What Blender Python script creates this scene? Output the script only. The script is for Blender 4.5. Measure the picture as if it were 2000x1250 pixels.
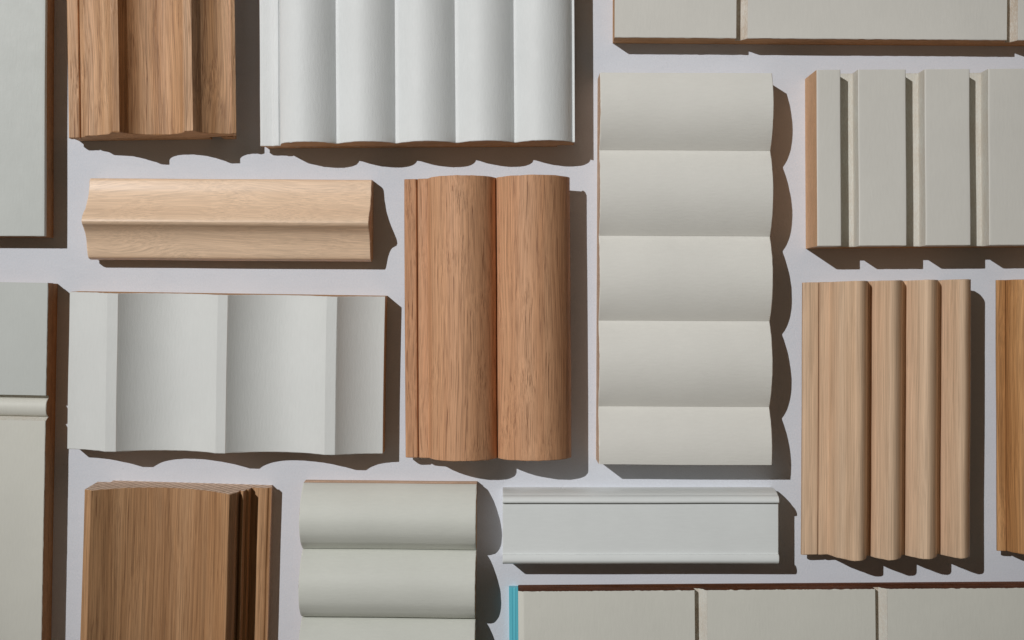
import bpy, math, random
from mathutils import Vector, noise

random.seed(7)
scene = bpy.context.scene
for o in list(bpy.data.objects):
    bpy.data.objects.remove(o)

# ------------------------------------------------------------------ units
# All measures below are in sample units (1 unit = 0.3 mm); x to the right,
# y towards the viewer, z up from the table top.
S = 0.0003
CX, CY, H = 1000.0, 610.0, 2400.0        # point under the lens, lens height

def W(x, y, z=0.0):
    return Vector(((x - 1000.0) * S, (625.0 - y) * S, z * S))

# ------------------------------------------------------------------ camera
cd = bpy.data.cameras.new('camera')
cam = bpy.data.objects.new('camera', cd)
scene.collection.objects.link(cam)
cam.location = W(CX, CY, H)
cd.sensor_width = 36.0
cd.lens = 36.0 * H / 2000.0
cd.shift_y = -(625.0 - CY) / 2000.0
cd.clip_start = 0.01
cd.clip_end = 50.0
scene.camera = cam

# ------------------------------------------------------------------ light
world = bpy.data.worlds.new('World')
scene.world = world
world.use_nodes = True
bg = world.node_tree.nodes['Background']
bg.inputs['Color'].default_value = (1.0, 0.88, 0.64, 1)     # warm room around the table
bg.inputs['Strength'].default_value = 0.054

SUN_DX, SUN_DY = 0.62, 0.455             # shadow run per unit of height
LAMP_DIST = 5.0
sd = bpy.data.lights.new('key_lamp', 'SPOT')
key = bpy.data.objects.new('key_lamp', sd)
scene.collection.objects.link(key)
ray = Vector((SUN_DX, -SUN_DY, -1.0)).normalized()
key.location = W(1000, 625) - ray * LAMP_DIST
key.rotation_euler = (W(780, 130) - key.location).to_track_quat('-Z', 'Y').to_euler()
sd.energy = 795.0
sd.shadow_soft_size = 0.018
sd.spot_size = math.radians(15.4)
sd.spot_blend = 1.0
sd.color = (1.0, 1.0, 0.995)

scene.render.engine = 'CYCLES'
scene.view_settings.view_transform = 'Standard'
scene.view_settings.look = 'None'
scene.view_settings.exposure = 0.0
scene.view_settings.gamma = 1.0
scene.render.resolution_x, scene.render.resolution_y = 1024, 640

# ------------------------------------------------------------------ materials
def lin(c):
    c /= 255.0
    return c / 12.92 if c <= 0.04045 else ((c + 0.055) / 1.055) ** 2.4

def alb(r, g, b, f=0.77):
    return (lin(r) / f, lin(g) / f, lin(b) / f, 1.0)

class NT:
    def __init__(self, name):
        self.m = bpy.data.materials.new(name)
        self.m.use_nodes = True
        self.t = self.m.node_tree
        self.b = self.t.nodes['Principled BSDF']
        tc = self.t.nodes.new('ShaderNodeTexCoord')
        self.obj = tc.outputs['Object']
    def n(self, typ, **kw):
        nd = self.t.nodes.new(typ)
        for k, v in kw.items():
            setattr(nd, k, v)
        return nd
    def l(self, a, b):
        self.t.links.new(a, b)
    def mapping(self, scale, loc=(0, 0, 0), src=None):
        mp = self.n('ShaderNodeMapping')
        mp.inputs['Scale'].default_value = tuple(s / S for s in scale)
        mp.inputs['Location'].default_value = loc
        self.l(src or self.obj, mp.inputs['Vector'])
        return mp.outputs['Vector']
    def noise(self, vec, scale=1.0, detail=2.0, rough=0.5, dist=0.0):
        nd = self.n('ShaderNodeTexNoise')
        nd.inputs['Scale'].default_value = scale
        nd.inputs['Detail'].default_value = detail
        nd.inputs['Roughness'].default_value = rough
        nd.inputs['Distortion'].default_value = dist
        self.l(vec, nd.inputs['Vector'])
        return nd.outputs['Fac']
    def ramp(self, fac, stops):
        nd = self.n('ShaderNodeValToRGB')
        e = nd.color_ramp.elements
        while len(e) < len(stops):
            e.new(0.5)
        for i, (p, c) in enumerate(stops):
            e[i].position = p
            e[i].color = c if len(c) == 4 else (*c, 1)
        self.l(fac, nd.inputs['Fac'])
        return nd.outputs['Color']
    def mix(self, fac, a, b, mode='MIX'):
        nd = self.n('ShaderNodeMix', data_type='RGBA', blend_type=mode)
        if isinstance(fac, (int, float)):
            nd.inputs[0].default_value = fac
        else:
            self.l(fac, nd.inputs[0])
        for s, v in ((6, a), (7, b)):
            if isinstance(v, tuple):
                nd.inputs[s].default_value = v
            else:
                self.l(v, nd.inputs[s])
        return nd.outputs[2]
    def bump(self, hgt, strength, dist_px):
        nd = self.n('ShaderNodeBump')
        nd.inputs['Strength'].default_value = strength
        nd.inputs['Distance'].default_value = dist_px * S
        self.l(hgt, nd.inputs['Height'])
        self.l(nd.outputs['Normal'], self.b.inputs['Normal'])
    def fin(self, col, rough=0.5, spec=0.3):
        if isinstance(col, tuple):
            self.b.inputs['Base Color'].default_value = col
        else:
            self.l(col, self.b.inputs['Base Color'])
        self.b.inputs['Roughness'].default_value = rough
        self.b.inputs['Specular IOR Level'].default_value = spec
        return self.m

def g(v):
    return (v, v, v, 1.0)

def paint(name, col, along='y', seed=0, fuzz=0.25, rough=0.5, spec=0.3):
    """satin paint rolled over milled board: faint mottling, faint machining lines"""
    t = NT(name)
    a = (0.30, 0.05, 0.30) if along == 'y' else (0.05, 0.30, 0.30)
    blot = t.noise(t.mapping((.006, .006, .006), (seed, seed * 2, 0)), 1, 4, .6)
    c = t.ramp(blot, [(.25, tuple(x * .955 for x in col[:3])), (.75, tuple(min(x * 1.03, .92) for x in col[:3]))])
    fine = t.noise(t.mapping(a, (seed, 3, 1)), 1, 3, .6)
    c = t.mix(.5, c, t.ramp(fine, [(.3, g(.94)), (.7, g(1.0))]), 'MULTIPLY')
    grain = t.noise(t.mapping((.45, .45, .45), (seed, 0, 5)), 1, 3, .7)
    t.bump(t.mix(.5, fine, grain), fuzz * 1.5, 1.6)
    rv = t.n('ShaderNodeMapRange')
    t.l(t.noise(t.mapping((.02, .02, .02), (seed, 8, 0)), 1, 4, .65), rv.inputs['Value'])
    rv.inputs['To Min'].default_value = rough - .12
    rv.inputs['To Max'].default_value = rough + .14
    t.l(rv.outputs['Result'], t.b.inputs['Roughness'])
    spk = t.noise(t.mapping((.16, .16, .16), (seed + 4, 0, 0)), 1, 2, .5)
    c = t.mix(t.ramp(spk, [(.76, g(0)), (.78, g(.12))]), c, tuple(x * .62 for x in col[:3]) + (1.0,))
    return t.fin(c, rough, spec)

def oak(name, light, mid, pore, along='y', seed=0.0, pore_amt=.6, contrast=1.0, rough=.52, spec=.3,
        bump=.35, pore_cut=.60, wave=5.0, ring=.045):
    """flat-sawn timber: wide colour bands, fine fibre, short dark pores, all along the grain"""
    t = NT(name)
    def sc(across, lng):
        return (across, lng, across) if along == 'y' else (lng, across, across)
    loc = (seed * 3.1, seed * 1.7, seed)
    # the grain wanders: shift the coordinate with a slow noise
    low = t.n('ShaderNodeTexNoise')
    low.inputs['Scale'].default_value = 1.0
    low.inputs['Detail'].default_value = 1.0
    t.l(t.mapping(sc(.010, .0030), loc), low.inputs['Vector'])
    sub = t.n('ShaderNodeVectorMath', operation='SUBTRACT')
    t.l(low.outputs['Color'], sub.inputs[0])
    sub.inputs[1].default_value = (.5, .5, .5)
    sca = t.n('ShaderNodeVectorMath', operation='SCALE')
    t.l(sub.outputs[0], sca.inputs[0])
    sca.inputs['Scale'].default_value = wave * 5 * S
    add = t.n('ShaderNodeVectorMath', operation='ADD')
    t.l(t.obj, add.inputs[0]); t.l(sca.outputs[0], add.inputs[1])
    v = add.outputs[0]
    # growth rings: slow saw-tooth across the board, drifting along it
    sep = t.n('ShaderNodeSeparateXYZ')
    t.l(t.mapping(sc(ring, 0.0), loc, v), sep.inputs[0])
    dr = t.noise(t.mapping(sc(.011, .0009), (loc[0] + 2, loc[1], loc[2])), 1, 2, .5)
    m1 = t.n('ShaderNodeMath', operation='MULTIPLY_ADD')
    t.l(dr, m1.inputs[0]); m1.inputs[1].default_value = 9.0
    ad = t.n('ShaderNodeMath', operation='ADD')
    t.l(sep.outputs[0 if along == 'y' else 1], ad.inputs[0]); t.l(sep.outputs[2], ad.inputs[1])
    t.l(ad.outputs[0], m1.inputs[2])
    fr = t.n('ShaderNodeMath', operation='FRACT')
    t.l(m1.outputs[0], fr.inputs[0])
    early = t.ramp(fr.outputs[0], [(.0, g(.9)), (.10, g(.25)), (.45, g(.0)), (.99, g(1.0))])
    bands = t.noise(t.mapping(sc(.035, .0010), loc, v), 1, 2, .5)
    lines = t.noise(t.mapping(sc(.62, .0014), loc, v), 1, 3, .65)
    fibre = t.noise(t.mapping(sc(1.0, .0075), loc, v), 1, 3, .65)
    pores = t.noise(t.mapping(sc(.95, .0095), (loc[0] + 9, loc[1], loc[2]), v), 1, 2, .6)
    c = t.ramp(bands, [(.5 - .17 / contrast, mid), (.5 + .17 / contrast, light)])
    c = t.mix(.85, c, t.ramp(lines, [(.34, g(1 - .40 * contrast)), (.60, g(1.08))]), 'MULTIPLY')
    c = t.mix(.8, c, t.ramp(fibre, [(.32, g(.78)), (.64, g(1.08))]), 'MULTIPLY')
    c = t.mix(.30 * contrast, c, t.ramp(early, [(0.0, g(1.06)), (1.0, g(.62))]), 'MULTIPLY')
    # open pores: thin dark dashes, crowded in the early wood of every ring
    pm = t.ramp(pores, [(pore_cut, g(0)), (pore_cut + .07, g(1))])
    crowd = t.ramp(early, [(0.0, g(.30)), (.6, g(1.0))])
    pm = t.mix(1.0, pm, crowd, 'MULTIPLY')
    pm2 = t.mix(1.0, pm, g(pore_amt), 'MULTIPLY')
    c = t.mix(pm2, c, pore)
    t.bump(t.mix(1.0, lines, t.mix(1.0, pm, g(.6), 'MULTIPLY'), 'SUBTRACT'), bump, 1.6)
    return t.fin(c, rough, spec)

def raw_edge(name, col, seed=0, dark=.6, speck=.35):
    """sawn fibreboard or raw timber edge"""
    t = NT(name)
    n1 = t.noise(t.mapping((.02, .02, .06), (seed, 0, 0)), 1, 4, .6)
    n2 = t.noise(t.mapping((.5, .5, .5), (seed, 1, 0)), 1, 3, .7)
    n3 = t.noise(t.mapping((.12, .12, .9), (seed, 0, 3)), 1, 4, .7)
    c = t.ramp(n1, [(.3, tuple(x * dark for x in col[:3])), (.7, col)])
    c = t.mix(.5, c, t.ramp(n3, [(.3, g(.6)), (.7, g(1.15))]), 'MULTIPLY')
    c = t.mix(speck, c, t.ramp(n2, [(.3, g(.5)), (.7, g(1.15))]), 'MULTIPLY')
    t.bump(n2, .5, 1.5)
    return t.fin(c, .75, .15)

def end_grain(name, light, dark, seed=0):
    """cross-cut timber end: slanted growth rings and open pores"""
    t = NT(name)
    wv = t.n('ShaderNodeTexWave', wave_type='BANDS', bands_direction='X')
    wv.inputs['Scale'].default_value = 1.0
    wv.inputs['Distortion'].default_value = 3.0
    wv.inputs['Detail'].default_value = 2.0
    wv.inputs['Detail Scale'].default_value = 1.5
    mp = t.n('ShaderNodeMapping')
    mp.inputs['Scale'].default_value = (.026 / S, 0, .026 / S)
    mp.inputs['Rotation'].default_value = (0, math.radians(35), 0)
    t.l(t.obj, mp.inputs['Vector'])
    t.l(mp.outputs['Vector'], wv.inputs['Vector'])
    c = t.ramp(wv.outputs['Fac'], [(.25, light), (.85, dark)])
    n2 = t.noise(t.mapping((.45, .45, .45), (seed, 1, 0)), 1, 3, .7)
    c = t.mix(.6, c, t.ramp(n2, [(.3, g(.55)), (.65, g(1.1))]), 'MULTIPLY')
    t.bump(n2, .5, 1.5)
    return t.fin(c, .8, .1)

def thin_paint(name, col, fibre, seed=0):
    """paint soaked into a milled fibreboard groove, fibres showing through"""
    t = NT(name)
    n1 = t.noise(t.mapping((.35, .16, .35), (seed, 0, 0)), 1, 4, .75)
    n2 = t.noise(t.mapping((.05, .02, .05), (seed, 2, 0)), 1, 2, .5)
    c = t.mix(t.ramp(t.mix(.35, n1, n2), [(.38, g(0)), (.60, g(1))]), col, fibre)
    t.bump(n1, .6, 2.0)
    return t.fin(c, .8, .15)

M = {}
SAGE = alb(181, 182, 175)
STONE = alb(186, 184, 177)
M['sage'] = paint('sage_paint', (.71, .69, .64, 1), 'y', 1, .18)
M['sage2'] = paint('sage_paint_cool', (.585, .605, .58, 1), 'y', 2, .18)
M['stone'] = paint('stone_paint', (.72, .71, .645, 1), 'y', 3, .18)
M['cream'] = paint('cream_paint', alb(202, 200, 194), 'x', 4, .25)
M['cream2'] = paint('cream_paint_warm', alb(194, 195, 188), 'x', 5, .25)
M['pale'] = paint('pale_grey_paint', alb(196, 197, 195), 'y', 6, .22)
M['white'] = paint('white_primer', alb(201, 203, 203), 'y', 7, .34)
M['gloss'] = paint('white_gloss', (.79, .815, .81, 1), 'x', 8, .08, .32, .45)
M['groove'] = thin_paint('groove_paint', alb(196, 195, 188), alb(188, 181, 170), 1)
M['groove2'] = thin_paint('groove_paint_fibrous', alb(200, 196, 188), alb(178, 164, 148), 2)
M['mdf'] = raw_edge('brown_fibreboard_edge', alb(186, 144, 106), 1, .75)
M['mdf_red'] = raw_edge('dark_fibreboard_edge', alb(164, 123, 88), 2, .75)
M['mdf_tan'] = raw_edge('tan_fibreboard_edge', alb(198, 168, 144), 3, .85, .25)
M['mdf_rust'] = raw_edge('rust_fibreboard_edge', alb(112, 66, 40), 4, .6, .5)
M['pine_edge'] = raw_edge('orange_pine_edge', alb(204, 164, 128), 5, .85, .2)
M['oak_a'] = oak('ribbed_oak', alb(200, 160, 125), alb(168, 124, 86), alb(112, 74, 48), seed=1, pore_amt=.8, pore_cut=.55, ring=.04)
M['oak_b'] = oak('red_oak', alb(198, 153, 118), alb(178, 129, 94), alb(92, 52, 30), seed=2, pore_amt=.68, contrast=.65, pore_cut=.555, ring=.06)
M['oak_c'] = oak('pale_oak', alb(207, 180, 153), alb(191, 160, 131), alb(148, 116, 90), seed=3, pore_amt=.35, contrast=.6, pore_cut=.57, bump=.2, wave=1.5, ring=.03)
M['oak_d'] = oak('honey_oak', alb(200, 152, 104), alb(172, 124, 78), alb(112, 70, 38), seed=4, pore_amt=.6, contrast=1.1)
M['oak_e'] = oak('walnut_toned_oak', alb(186, 145, 107), alb(156, 115, 79), alb(104, 68, 42), seed=5, pore_amt=.6, contrast=.95, pore_cut=.57, wave=2, ring=.07)
M['pine'] = oak('pale_pine', alb(219, 191, 164), alb(211, 182, 154), alb(172, 136, 106), along='x', seed=6, pore_amt=.30,
                contrast=.35, pore_cut=.64, bump=.10, rough=.40, spec=.5, wave=12, ring=.02)
M['end_oak'] = end_grain('oak_end_grain', alb(222, 198, 178), alb(168, 140, 118), 1)
M['end_brown'] = raw_edge('sawn_oak_end', alb(192, 154, 120), 6, .75, .4)
M['end_pine'] = raw_edge('sawn_pine_end', alb(190, 150, 115), 7, .8, .3)
M['teal'] = None

t = NT('teal_plastic')
n1 = t.noise(t.mapping((.30, .002, .30), (0, 0, 0)), 1, 3, .6)
M['teal'] = t.fin(t.ramp(n1, [(.30, alb(66, 158, 178)), (.70, alb(104, 190, 204))]), .4, .4)

# table top: matt white card with a faint tooth
t = NT('white_card')
n1 = t.noise(t.mapping((.004, .004, .004)), 1, 4, .6)
n2 = t.noise(t.mapping((.30, .30, .30)), 1, 3, .65)
c = t.ramp(n1, [(.3, (.68, .705, .765)), (.7, (.71, .735, .795))])
c = t.mix(.6, c, t.ramp(n2, [(.3, g(.93)), (.7, g(1.02))]), 'MULTIPLY')
n3 = t.noise(t.mapping((.018, .05, .02), (3, 1, 0)), 1, 5, .7)
c = t.mix(.5, c, t.ramp(n3, [(.30, g(.95)), (.55, g(1.0))]), 'MULTIPLY')
n4 = t.noise(t.mapping((.14, .14, .14), (7, 4, 0)), 1, 2, .5)
c = t.mix(t.ramp(n4, [(.735, g(0)), (.76, g(.22))]), c, (.42, .40, .38, 1))
t.bump(n2, .4, 1.5)
M['card'] = t.fin(c, .75, .2)

# ------------------------------------------------------------------ geometry helpers
def rx(p, z=0.0):
    """table-plane x of a point seen at p while standing z above the table"""
    return CX + (p - CX) * (1 - z / H)

def ry(p, z=0.0):
    return CY + (p - CY) * (1 - z / H)

def arc(a, b, sag, n=22, lo=0.0, hi=1.0, p=2.0):
    """super-elliptic bow from a to b, rising (or sinking) by sag at its middle;
    lo..hi keeps a stretch of it, for bows cut off at an edge"""
    out = []
    for i in range(n + 1):
        s = lo + (hi - lo) * i / n
        u = 2 * s - 1
        if p == 'c':                                        # circular
            w = (b[0] - a[0]) / 2
            R = (w * w + sag * sag) / (2 * abs(sag))
            q = (math.sqrt(max(R * R - (u * w) ** 2, 0)) - (R - abs(sag))) / abs(sag)
        else:
            q = (max(1 - abs(u) ** p, 0)) ** (1 / p)
        out.append((a[0] + (b[0] - a[0]) * s, a[1] + (b[1] - a[1]) * s + sag * q))
    return out

def spline(pts, n=8):
    """Catmull-Rom through the points"""
    P = [pts[0]] + list(pts) + [pts[-1]]
    out = []
    for i in range(1, len(P) - 2):
        p0, p1, p2, p3 = P[i - 1], P[i], P[i + 1], P[i + 2]
        for k in range(n):
            t = k / n
            out.append(tuple(.5 * (2 * p1[j] + (p2[j] - p0[j]) * t + (2 * p0[j] - 5 * p1[j] + 4 * p2[j] - p3[j]) * t * t
                                   + (3 * p1[j] - p0[j] - 3 * p2[j] + p3[j]) * t ** 3) for j in (0, 1)))
    out.append(tuple(pts[-1]))
    return out

def fillet(pts, r):
    """round the sharp corners of a polyline"""
    if r <= 0:
        return list(pts)
    out = [pts[0]]
    for i in range(1, len(pts) - 1):
        a, b, c = Vector(pts[i - 1]), Vector(pts[i]), Vector(pts[i + 1])
        d1, d2 = a - b, c - b
        if d1.length < 1e-6 or d2.length < 1e-6:
            continue
        if math.degrees(d1.angle(d2)) > 155:
            out.append(tuple(b)); continue
        q = min(r, d1.length * .45, d2.length * .45)
        p, s = b + d1.normalized() * q, b + d2.normalized() * q
        for k in range(4):
            t = k / 3
            out.append(tuple(p * (1 - t) ** 2 + b * 2 * t * (1 - t) + s * t * t))
    out.append(pts[-1])
    return out

def densify(pts, step):
    out = [pts[0]]
    for a, b in zip(pts, pts[1:]):
        L = math.hypot(b[0] - a[0], b[1] - a[1])
        n = max(1, int(L / step))
        for k in range(1, n + 1):
            out.append((a[0] + (b[0] - a[0]) * k / n, a[1] + (b[1] - a[1]) * k / n))
    return out

class Sample:
    """one milled sample: an Empty on the table, parts extruded from stretches of its profile.
    axis 'x': profile runs along x and the extrusion along y; axis 'y': the other way round."""
    def __init__(self, name, label, cat, axis, v0, v1, pivot, rot=0.0, group=None,
                 lean0=0.0, lean1=0.0, skew0=0.0, skew1=0.0, rag=.45, cham=1.0, seed=0):
        e = bpy.data.objects.new(name, None)
        e.empty_display_size = .01
        scene.collection.objects.link(e)
        e['label'] = label; e['category'] = cat; e['kind'] = 'thing'
        if group:
            e['group'] = group
        e.location = W(*pivot)
        e.rotation_euler = (0, 0, -math.radians(rot))       # rot: clockwise on the table
        self.e, self.axis, self.v0, self.v1, self.pv = e, axis, v0, v1, pivot
        self.skew0, self.skew1 = skew0, skew1
        self.lean0, self.lean1, self.rag, self.cham, self.seed = lean0, lean1, rag, cham, seed

    def loc(self, u, v, z):
        x, y = (u, v) if self.axis == 'x' else (v, u)
        return ((x - self.pv[0]) * S, -(y - self.pv[1]) * S, z * S)

    def skew(self, k, n, u):
        mid = self.pv[0] if self.axis == 'x' else self.pv[1]
        return self.skew0 * (u - mid) / 100 if k <= 2 else self.skew1 * (u - mid) / 100 if k >= n - 3 else 0.0

    def wob(self, u, v, z):
        """slow hand-made unevenness, shared by all parts of the sample"""
        n = noise.noise(Vector((u * .006, v * .006, self.seed * 7.3)))
        m = noise.noise(Vector((u * .006 + 40, v * .012, self.seed * 3.1)))
        return u + .8 * n, z + (.5 * m if z > 12 else 0)

    def part(self, name, pts, base, top, end=None, left=None, right=None, r=1.2, step=5.0,
             parent=None, label=None, cham=None, rag=None, v0=None, v1=None, bottom_round=0):
        end = end or top; left = left or end; right = right or end
        cham = self.cham if cham is None else cham
        rag = self.rag if rag is None else rag
        v0 = self.v0 if v0 is None else v0
        v1 = self.v1 if v1 is None else v1
        pts = densify(fillet(pts, r), step)
        n = len(pts)
        bl = base if not isinstance(base, tuple) else base[0]
        br = base if not isinstance(base, tuple) else base[1]
        mats = []
        def mi(m):
            if m not in mats:
                mats.append(m)
            return mats.index(m)
        im, ie, il, ir = mi(top), mi(end), mi(left), mi(right)
        ns = max(3, int((v1 - v0) / 45))
        vs = [v0, v0 + cham, v0 + cham + 2] + [v0 + (v1 - v0) * k / ns for k in range(1, ns)] + [v1 - cham - 2, v1 - cham, v1]
        verts, faces, fm, flat = [], [], [], []
        ring = n + 2
        for k, v in enumerate(vs):
            endk = k in (0, len(vs) - 1)
            for i, (u, z) in enumerate(pts):
                uu, zz = self.wob(u, v, z)
                vv = v
                if k <= 2:
                    vv += self.lean0 * z / 100.0
                if k >= len(vs) - 3:
                    vv += self.lean1 * z / 100.0
                vv += self.skew(k, len(vs), u)
                if rag and (k <= 2 or k >= len(vs) - 3):
                    j = noise.noise(Vector((u * .09, v, self.seed * 5 + 1))) + .8 * noise.noise(Vector((u * .31, v, self.seed)))
                    vv += rag * j
                if endk:
                    zz = max(zz - cham, (bl + br) / 2 + .2) if zz > (bl + br) / 2 + .2 else zz
                verts.append(self.loc(uu, vv, zz))
            for (u, b) in ((pts[-1][0], br), (pts[0][0], bl)):
                uu, _ = self.wob(u, v, 0)
                vv = v + (self.lean0 * b / 100.0 if k <= 2 else 0) + (self.lean1 * b / 100.0 if k >= len(vs) - 3 else 0)
                verts.append(self.loc(uu, vv + self.skew(k, len(vs), u), b))
        for k in range(len(vs) - 1):
            a, b = k * ring, (k + 1) * ring
            for i in range(ring):
                j = (i + 1) % ring
                faces.append((a + i, b + i, b + j, a + j))
                fm.append(im if i < n - 1 else ir if i == n - 1 else ie if i == n else il)
                flat.append(i >= n - 1)
        faces.append(tuple(range(ring))); fm.append(ie); flat.append(True)
        q = (len(vs) - 1) * ring
        faces.append(tuple(q + i for i in reversed(range(ring)))); fm.append(ie); flat.append(True)
        if self.axis == 'y':
            pass
        me = bpy.data.meshes.new(name)
        me.from_pydata(verts, [], faces)
        for m in mats:
            me.materials.append(M[m])
        for p, m_, f in zip(me.polygons, fm, flat):
            p.material_index = m_
            p.use_smooth = not f
        import bmesh
        bm = bmesh.new(); bm.from_mesh(me)
        bmesh.ops.recalc_face_normals(bm, faces=bm.faces)
        bm.to_mesh(me); bm.free()
        me.set_sharp_from_angle(angle=math.radians(32))
        o = bpy.data.objects.new(name, me)
        scene.collection.objects.link(o)
        o.parent = parent or self.e
        if label:
            o['label'] = label
        return o

# ------------------------------------------------------------------ table top
me = bpy.data.meshes.new('tabletop')
a, b = W(-900, -700), W(2900, 1950)
z = -.004
me.from_pydata([(a.x, a.y, 0), (b.x, a.y, 0), (b.x, b.y, 0), (a.x, b.y, 0),
                (a.x, a.y, z), (b.x, a.y, z), (b.x, b.y, z), (a.x, b.y, z)], [],
               [(0, 3, 2, 1), (4, 5, 6, 7), (0, 1, 5, 4), (1, 2, 6, 5), (2, 3, 7, 6), (3, 0, 4, 7)])
me.materials.append(M['card'])
o = bpy.data.objects.new('tabletop', me)
scene.collection.objects.link(o)
o['kind'] = 'structure'

# ------------------------------------------------------------------ A: flat sage panel, top left corner
s = Sample('flat_panel', 'plain flat sage grey panel with brown edge in the top left corner', 'panel',
           'x', -260, ry(461, 48), (0, 200), 0.25, seed=1)
X1 = rx(88, 48)
s.part('core', [(-330, 38), (X1 - .6, 38)], 0, 'mdf_red', r=0)
s.part('painted_face', [(-330, 38), (-330, 48), (X1, 48), (X1, 38)], 38, 'sage2', 'mdf_red', 'mdf_red', 'mdf_red', r=.8)

# ------------------------------------------------------------------ B: oak with hollow flutes, top left
s = Sample('fluted_oak_moulding', 'brown oak moulding with two hollow flutes at top left beside the white ribbed board', 'moulding',
           'x', -230, ry(267.5, 44), (292, 130), -0.75, seed=2, rag=.8)
x0, x1 = rx(131, 44), rx(155, 44)
pk1a, pk1b = rx(215, 110), rx(231, 110)
pk2a, pk2b = rx(358, 110), rx(375, 110)
xe = rx(453, 72)
B0 = 26
s.part('base', [(x0 + 6, B0), (rx(408, 20), B0)], 0, 'oak_a', 'end_brown', r=0)
s.part('foot', [(rx(432, 20), B0), (xe - 9, B0)], 0, 'oak_a', 'end_brown', r=0)
s.part('tongue', [(x0, 40), (x0 + 2, 44), (x1 - 1.5, 44), (x1, 35)], B0, 'oak_a', 'end_brown', r=2)
w = pk2a - pk1b
s.part('flute', [(x1, 36), (x1 + 2.5, 47), (x1 + 12, 52), (x1 + 15, 66)] + arc((pk1a - w, 110), (pk1a, 110), -43, lo=.62, p='c')[1:] + [(pk1b, 110)],
       B0, 'oak_a', 'end_brown', r=2)
s.part('flute', arc((pk1b, 110), (pk2a, 110), -43, p='c') + [(pk2b, 110)], B0, 'oak_a', 'end_brown', r=2)
s.part('flute', arc((pk2b, 110), (pk2b + w, 110), -43, p='c', hi=.60) + [(xe - 2, 72), (xe, 67)], (B0, 44), 'oak_a', 'end_brown', r=2)

# ------------------------------------------------------------------ C: white ribbed board, top centre
s = Sample('ribbed_board', 'white primed board with five upright rounded ribs at the top centre', 'moulding',
           'x', -260, ry(283.5, 34), (815, 140), -0.35, seed=3, rag=.6)
x0, x1, x2 = rx(507, 34), rx(533, 34), rx(545, 38)
zc, zv = 92, 64
ed = [(545, 655), (662, 771), (778.5, 888), (895, 1003), (1009, 1117)]
xe = rx(1122, 56)
s.part('base', [(x0 + 8, 20), (xe - 32, 20)], 0, 'white', 'end_brown', r=0)
s.part('tongue', [(x0, 32), (x0 + 2, 34), (x1, 34), (x1 + 1.5, 37), (x2 - 2, 37), (x2, 34)], 20, 'white', 'end_brown', 'white', r=1)
for i, (pa, pb) in enumerate(ed):
    a, b = rx(pa, zv), rx(pb, zv)
    nxt = rx(ed[i + 1][0], zv) if i < 4 else xe
    pr = [(a - .6, zv - .5)] + arc((a, zv), (b, zv - 3), zc - zv, p='c', n=30)
    if i == 0:
        pr = [(x2, 34)] + pr[2:]
    s.part('rib', pr + [(b + .5, zv - 4), (nxt - .6, zv - .5)], 20, 'white', 'end_brown', 'white', 'white', r=.8, step=4)

# ------------------------------------------------------------------ D: pine moulding lying across
s = Sample('pine_moulding', 'pale bare pine moulding with a single lengthwise ridge, lying across below the fluted oak', 'moulding',
           'y', 1000 - 813.6, rx(724, 45), (450, 430), 0.35, seed=4, rag=.5)
P = [(349.5, 26), (351, 33), (360, 36), (375, 39), (392, 46), (406, 56), (416, 67), (424, 75), (430, 78.5), (434, 79)]
Q = [(434, 79), (439, 76), (445, 69), (453, 61), (463, 55), (475, 50), (490, 46), (500, 43), (505.5, 39), (508.5, 30)]
s.part('base', [(ry(352, 0), 14), (ry(505, 0), 14)], 0, 'pine', 'end_pine', r=0)
s.part('cove', spline([(ry(a, z), z) for a, z in P]), 14, 'pine', 'end_pine', 'pine', 'pine', r=0, step=4)
s.part('apron', spline([(ry(a, z), z) for a, z in Q]), 14, 'pine', 'end_pine', 'pine', 'pine', r=0, step=4)

# ------------------------------------------------------------------ E: grey panel with wide hollows
s = Sample('hollow_fluted_panel', 'pale grey panel of wide hollow flutes between narrow flat ridges, left of centre', 'panel',
           'x', ry(572, 60), ry(882.5, 55), (450, 725), 0.85, seed=5, rag=.5, lean0=5)
zp, zt = 83, 46
rd = [(207.5, 229), (423, 443), (636, 657)]
x0, xe = rx(134, zt), rx(749.5, zt)
R_ = [(rx(a, zp), rx(b, zp)) for a, b in rd]
w = R_[1][0] - R_[0][1]
s.part('base', [(x0, 22), (xe, 22)], 0, 'mdf', 'mdf', r=0)
s.part('flute', arc((R_[0][0] - w, zp), (R_[0][0], zp), zt - zp, p='c', lo=1 - (R_[0][0] - x0) / w) , 22, 'pale', 'mdf', 'mdf', 'pale', r=0)
for i, (a, b) in enumerate(R_):
    s.part('ridge', [(a, zp), (b - 1, zp + .2), (b, zp - .6)], 22, 'pale', 'mdf', 'pale', 'pale', r=0)
    if i < 2:
        s.part('flute', arc((b, zp), (R_[i + 1][0], zp), zt - zp, p='c', n=28), 22, 'pale', 'mdf', r=0)
b = R_[2][1]
s.part('flute', arc((b, zp), (b + w, zp), zt - zp, p='c', hi=(xe - b) / w), 22, 'pale', 'mdf', 'pale', 'mdf', r=0)

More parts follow.
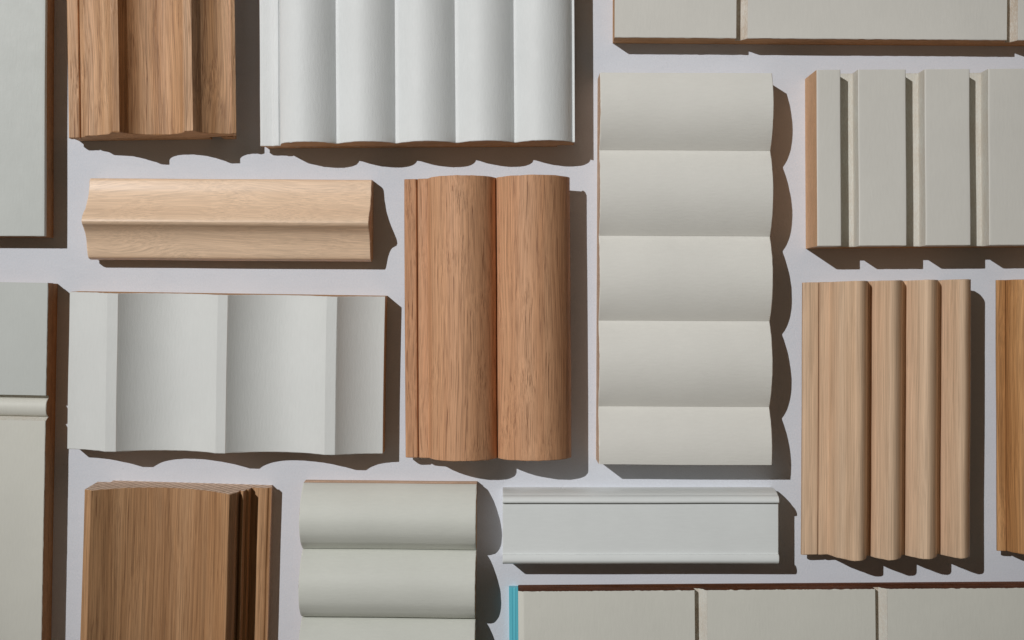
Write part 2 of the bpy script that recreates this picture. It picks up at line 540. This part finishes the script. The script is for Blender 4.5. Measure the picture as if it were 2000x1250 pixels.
# ------------------------------------------------------------------ F: oak with two round ribs, centre
s = Sample('double_rib_oak_moulding', 'brown oak moulding with two broad rounded ribs at the centre of the layout', 'moulding',
           'x', ry(349, 40), ry(893, 40), (953, 622), -0.3, seed=6, rag=.6)
zl, zv, zc = 40, 54, 104
x0, x1, x2 = rx(790.5, zl), rx(816, zl), rx(836, zl + 6)
a1, b1 = rx(838, zv), rx(970, zv)
a2, b2 = rx(972, zv), rx(1114, zv)
s.part('base', [(x0 + 22, 18), (b2 - 60, 18)], 0, 'oak_b', 'end_brown', r=0)
s.part('tongue', [(x0, 36), (x0 + 2, zl), (x1 - 2, zl), (x1, 34)], 18, 'oak_b', 'end_brown', r=1.5)
s.part('fillet', [(x1, 34), (x1 + 2.5, zl + 4), (x2, zl + 7)], 18, 'oak_b', 'end_brown', r=1.5)
s.part('rib', [(x2, zl + 7), (a1, zl + 10)] + arc((a1, zv), (b1, zv), zc - zv, p='c', n=34)[1:], 18, 'oak_b', 'end_brown', r=0, step=4)
s.part('rib', arc((b1, zv), (b2, zv), zc - zv, p='c', n=34) + [(b2 + .6, zv - 8)], (18, 50), 'oak_b', 'end_brown', r=0, step=4)

# ------------------------------------------------------------------ G: cream scalloped board, upright
s = Sample('scalloped_board', 'tall cream painted board of five stacked convex waves, right of the double rib oak', 'panel',
           'y', rx(1165.5, 0), rx(1510, 84), (1335, 524), 0.25, seed=7, rag=.5)
zc, zv = 84, 57
bd = [(293, 298), (460, 465), (626, 631), (793.5, 798)]
BB = [(ry(a, zv), ry(b, zv)) for a, b in bd]
pitch = BB[1][0] - BB[0][1]
y0, y1 = ry(141.5, 70), ry(907, 78)
s.part('base', [(y0, 24), (y1, 24)], 0, 'mdf_tan', 'mdf_tan', r=0)
def wave(a, b, lo=0., hi=1.):
    return arc((a, zv), (b, zv), zc - zv, lo=lo, hi=hi, p='c', n=28)
s.part('wave', wave(BB[0][0] - pitch, BB[0][0], lo=1 - (BB[0][0] - y0) / pitch), 24, 'cream', 'mdf_tan', 'cream', 'cream', r=0)
for i in range(4):
    f0 = [(BB[i][0], zv), (BB[i][0] + 1, zv - 1.2), (BB[i][1] - 1, zv - .4)]
    if i < 3:
        s.part('wave', f0 + wave(BB[i][1], BB[i + 1][0]), 24, 'cream', 'mdf_tan', 'cream', 'cream', r=0)
    else:
        s.part('wave', f0 + wave(BB[3][1], BB[3][1] + pitch, hi=(y1 - BB[3][1]) / pitch), 24, 'cream', 'mdf_tan', 'cream', 'cream', r=0)

# ------------------------------------------------------------------ V-grooved flat panels (H, O)
def v_panel(s, xs, z, depth, face, edge, gro, gr_steep, base_z, step=5, left_cham=0):
    """xs: left edge, (dark wall left, groove bottom, slope top)..., right edge"""
    s.part('core', [(xs[0] + .5, base_z), (xs[-1] - .5, base_z)], 0, edge, edge, r=0)
    cur = xs[0]
    for gv in xs[1:-1] + [None]:
        r_ = gv[0] if gv else xs[-1]
        pr = [(cur, z), (r_, z)]
        if cur == xs[0] and left_cham:
            pr = [(cur, z - 6), (cur + left_cham, z), (r_, z)]
        s.part('face_board', pr, base_z, face, edge, edge, edge, r=.9, step=step)
        if gv:
            g_ = s.part('groove', [(gv[0], z - .6), (gv[0] + .6, z - depth), (gv[1], z - depth)], base_z, gr_steep, edge, edge, edge, r=0, step=2)
            s.part('groove', [(gv[1], z - depth), (gv[2], z - .6)], base_z, gro, edge, edge, edge, r=0, step=2)
            cur = gv[2]

# H
s = Sample('grooved_panel', 'flat sage grey panel with two upright grooves along the top right edge of the picture', 'panel',
           'x', -280, ry(76, 52), (1600, 0), 0.4, seed=8, rag=.4)
zz = 52
v_panel(s, [rx(1201, zz), (rx(1438.5, zz), rx(1446, zz - 18), rx(1460.5, zz)),
            (rx(1967, zz), rx(1972, zz - 18), rx(1988, zz)), 2260], zz, 18, 'sage', 'mdf', 'groove2', 'groove2', 26)

# ------------------------------------------------------------------ I: slatted panel, right
s = Sample('slatted_panel', 'grey slatted panel with raised upright slats and orange wood side, at the upper right', 'panel',
           'x', ry(135, 92), ry(479.5, 92), (1800, 300), -0.3, seed=9, rag=.3)
zt, zf = 92, 54
sl = [(1596, 1642.5), (1677, 1770), (1807, 1895), (1931.5, 2026), (2062, 2156)]
SL = [(rx(a, zt), rx(b, zt)) for a, b in sl]
x0 = rx(1573, 0)
s.part('backing_board', [(x0, zf), (SL[-1][1], zf)], 0, 'groove', 'mdf', 'pine_edge', r=0)
for i, (a, b) in enumerate(SL):
    s.part('slat', [(a if i else x0, zf), (a if i else x0 + .2, zt), (b, zt), (b, zf)], zf, 'sage', 'sage', r=1.0) if False else \
    s.part('slat', [((a if i else x0), zt - 1.2), ((a if i else x0) + 1.2, zt), (b - 1.2, zt), (b, zt - 1.2)], zf,
           'sage', 'sage', 'groove' if i else 'pine_edge', 'sage', r=.6)

# ------------------------------------------------------------------ J: pale oak with four reeds
s = Sample('reeded_oak_moulding', 'pale oak moulding with a wide lip and four upright reeds below the slatted panel', 'moulding',
           'x', ry(549, 36), ry(1079.5, 36), (1733, 815), 0.25, seed=10, skew0=-2.0, skew1=-3.0, rag=.6)
zl, zv, zc = 36, 61, 106
x0, x1 = rx(1567.5, zl), rx(1599.5, zl)
xs = [(1625, 1696), (1699.5, 1764), (1767.5, 1833), (1836.5, 1897)]
xe = rx(1897, 70)
s.part('base', [(x0 + 22, 18), (xe - 42, 18)], 0, 'oak_c', 'end_brown', r=0)
s.part('tongue', [(x0, 33), (x0 + 2, zl), (x1 - 1.5, zl), (x1, zl - 5)], (28, 18), 'oak_c', 'end_brown', r=1.5)
for i, (a, b) in enumerate(xs):
    A, B = rx(a, zv), rx(b, 70)
    w = B - A
    q = .10 if i == 0 else 0.0
    pr = spline([(A, zv if i else zl + 2), (A + (.07 + q) * w, zv + 12), (A + (.20 + q) * w, zv + 26), (A + (.36 + q) * w, zc - 3.5),
                 (A + (.50 + q) * w, zc), (A + (.63 + q * .8) * w, zc - 3), (A + (.76 + q * .5) * w, zc - 11), (A + (.87 + q * .3) * w, zc - 22),
                 (A + .95 * w, zc - 34), (A + w, zc - 44)], 6)
    if i == 0:
        pr = [(x1, zl - 5), (x1 + 1.5, zl + 1), (A - 3, zl + 1.5)] + pr
    if i < 3:
        pr.append((rx(xs[i + 1][0], zv), zv))
    s.part('reed', pr, 18 if i < 3 else (18, 46), 'oak_c', 'end_brown', r=0, step=4)

# ------------------------------------------------------------------ K: honey oak, right edge
s = Sample('honey_oak_moulding', 'orange honey oak moulding cut off by the right edge of the picture', 'moulding',
           'x', ry(546.5, 36), ry(1076, 36), (2040, 815), -0.2, seed=11, rag=.6)
x0, x1 = rx(1948, 36), rx(1966, 36)
s.part('base', [(x0 + 22, 18), (rx(2150, 60), 18)], 0, 'oak_d', 'end_brown', r=0)
s.part('tongue', [(x0, 33), (x0 + 2, 36), (x1 - 1.5, 36), (x1, 32)], (29, 18), 'oak_d', 'end_brown', r=1.5)
s.part('rib', [(x1, 32), (x1 + 2, 38)] + arc((x1 + 2, 40), (x1 + 180, 40), 62, p='c', n=30), 18, 'oak_d', 'end_brown', r=0)

# ------------------------------------------------------------------ L: thick cove oak, bottom left
s = Sample('cove_oak_moulding', 'thick dark oak moulding with a hollow face and stepped right side at the bottom left', 'moulding',
           'x', 942, 1480, (345, 1110), 1.65, seed=12, rag=.5, lean0=6.0)
zp, zt = 98, 54
x0, x1, x2 = rx(161, 86), rx(172.5, zp), rx(443, zp)
xe = rx(525, 30)
s.part('base', [(rx(238, 0) - 22, 16), (xe - 3, 16)], 0, 'oak_e', 'end_oak', r=0)
s.part('cove', [(x0, 88), (x1, zp)] + arc((x1, zp), (x2, zp), zt - zp, p='c', n=30)[1:] + [(x2 + 1.5, zp - 2), (x2 + 10, 78), (x2 + 10.5, 66)], 16, 'oak_e', 'end_oak', r=.8)
s.part('step', [(x2 + 10.5, 62), (x2 + 13, 58), (x2 + 15, 66), (x2 + 20, 66), (x2 + 21, 48), (x2 + 26, 46), (x2 + 27, 34)], 16, 'oak_e', 'end_oak', r=1.2)
s.part('tongue', [(x2 + 27, 30), (xe - 7, 30), (xe - 4, 27), (xe, 27)], 16, 'oak_e', 'end_oak', r=1)

# ------------------------------------------------------------------ M: cream ribbed board, bottom
s = Sample('rounded_cream_board', 'cream board with deep rounded ribs lying across at the bottom, left of the white baseboard', 'panel',
           'y', rx(591, 35), rx(929, 60), (760, 1090), 0.55, seed=13, rag=.5)
zc, zv = 80, 33
bd = [1072, 1205, 1338, 1471]
BB = [ry(b, zv) for b in bd]
p_ = BB[1] - BB[0]
y0 = ry(939, 0)
s.part('base', [(y0 - 1, 20), (BB[-1], 20)], 0, 'mdf_tan', 'mdf', 'mdf_tan', r=0)
for i, b in enumerate(BB):
    a = b - p_
    if i == 0:
        pr = spline([(y0, 34), (y0 + 5, 43), (y0 + 18, 58), (y0 + 40, 73), (y0 + 66, 80), (y0 + 90, 76), (y0 + 108, 64), (y0 + 117, 52), (b - 1, 38), (b, zv)], 6)
    else:
        pr = spline([(a + .5, zv - 2), (a + 4, 42), (a + 18, 58), (a + 42, 74), (a + 68, 80), (b - 36, 76), (b - 17, 64), (b - 7, 52), (b - 1.5, 40), (b, zv)], 6)
    s.part('rib', pr, 20, 'cream2', 'mdf', 'mdf_tan' if i == 0 else 'cream2', 'cream2', r=0, step=3)

# ------------------------------------------------------------------ N: white baseboard
s = Sample('baseboard', 'glossy white baseboard with moulded rims, lying across below the scalloped board', 'moulding',
           'y', rx(982, 40), rx(1522, 78), (1250, 1020), 0.0, seed=14, rag=.25)
yt, yb = ry(950, 8), ry(1101, 76)
s.part('core', [(yt + 2, 22), (yb - 2, 22)], 0, 'gloss', r=0)
s.part('upper_rim', spline([(yt, 22), (yt + 1.5, 40), (yt + 5, 58), (yt + 8.5, 67), (yt + 9.5, 72), (yt + 12, 76), (yt + 15, 78.5), (yt + 18, 79.5), (ry(981.5, 79), 79)], 5)
       + [(ry(982.8, 77), 77), (ry(983.2, 70), 70)], 22, 'gloss', r=0, step=3)
s.part('flat_face', [(ry(983.2, 70), 70), (ry(984.4, 71.5), 71.5), (ry(1082, 72), 72)], 22, 'gloss', r=0)
s.part('lower_rim', spline([(ry(1082, 72), 72), (ry(1083.5, 76), 76), (ry(1086, 77.5), 77.5), (ry(1091, 79), 79), (ry(1096, 79), 79), (ry(1099.5, 76), 76), (ry(1101, 70), 70)], 5)
       + [(yb + .5, 40), (yb + .5, 23)], 22, 'gloss', r=0, step=3)

# ------------------------------------------------------------------ O: grooved panel with teal tongue, bottom right
s = Sample('teal_edged_panel', 'flat stone grey grooved panel with rust brown edge and teal strip along the bottom right', 'panel',
           'x', ry(1139, 0), 1560, (1500, 1200), -0.4, seed=15, rag=1.0)
zz = 58
v_panel(s, [rx(1012.5, zz), (rx(1357, zz), rx(1365, zz - 16), rx(1381.5, zz)),
            (rx(1709.5, zz), rx(1715.5, zz - 16), rx(1733, zz)), 2280], zz, 16, 'stone', 'mdf_rust', 'groove', 'groove2', 28, step=3, left_cham=10)
s.part('strip', [(994.5, 15.5), (995.5, 17), (1000.5, 17.2), (1001, 16.6), (1006.5, 17.4), (1007, 16.8), (1012.2, 17)], 0,
       'teal', 'teal', r=0, step=2, v0=ry(1140.5, 0), rag=.2, label='teal plastic strip along the left edge of the panel')

# ------------------------------------------------------------------ P: beaded panel, left edge
s = Sample('beaded_panel', 'sage grey panel with one horizontal bead and brown side, at the lower left', 'panel',
           'y', -330, rx(87.5, 50), (0, 900), 1.05, seed=16, rag=.35)
zz = 50
y0 = ry(550.5, zz)
g1, g2, g3, g4 = ry(770.5, zz), ry(776, zz - 14), ry(811.5, zz - 14), ry(820, zz)
s.part('core', [(y0 + .5, 24), (1530, 24)], 0, 'mdf_red', r=0)
s.part('face_board', [(y0, zz), (g1, zz)], 24, 'sage2', 'mdf_red', 'mdf_red', 'sage2', r=.8)
s.part('groove', [(g1, zz), (g1 + 1.2, zz - 14), (g2 - .5, zz - 14)], 24, 'groove', 'mdf_red', r=0)
s.part('bead', arc((g2 - .5, zz - 14), (g3, zz - 14), 13, p=2.0, n=22), 24, 'stone', 'mdf_red', r=0, step=3)
s.part('groove', [(g3, zz - 14), (g4, zz)], 24, 'groove', 'mdf_red', r=0)
s.part('face_board', [(g4, zz), (1530, zz)], 24, 'stone', 'mdf_red', r=.8)
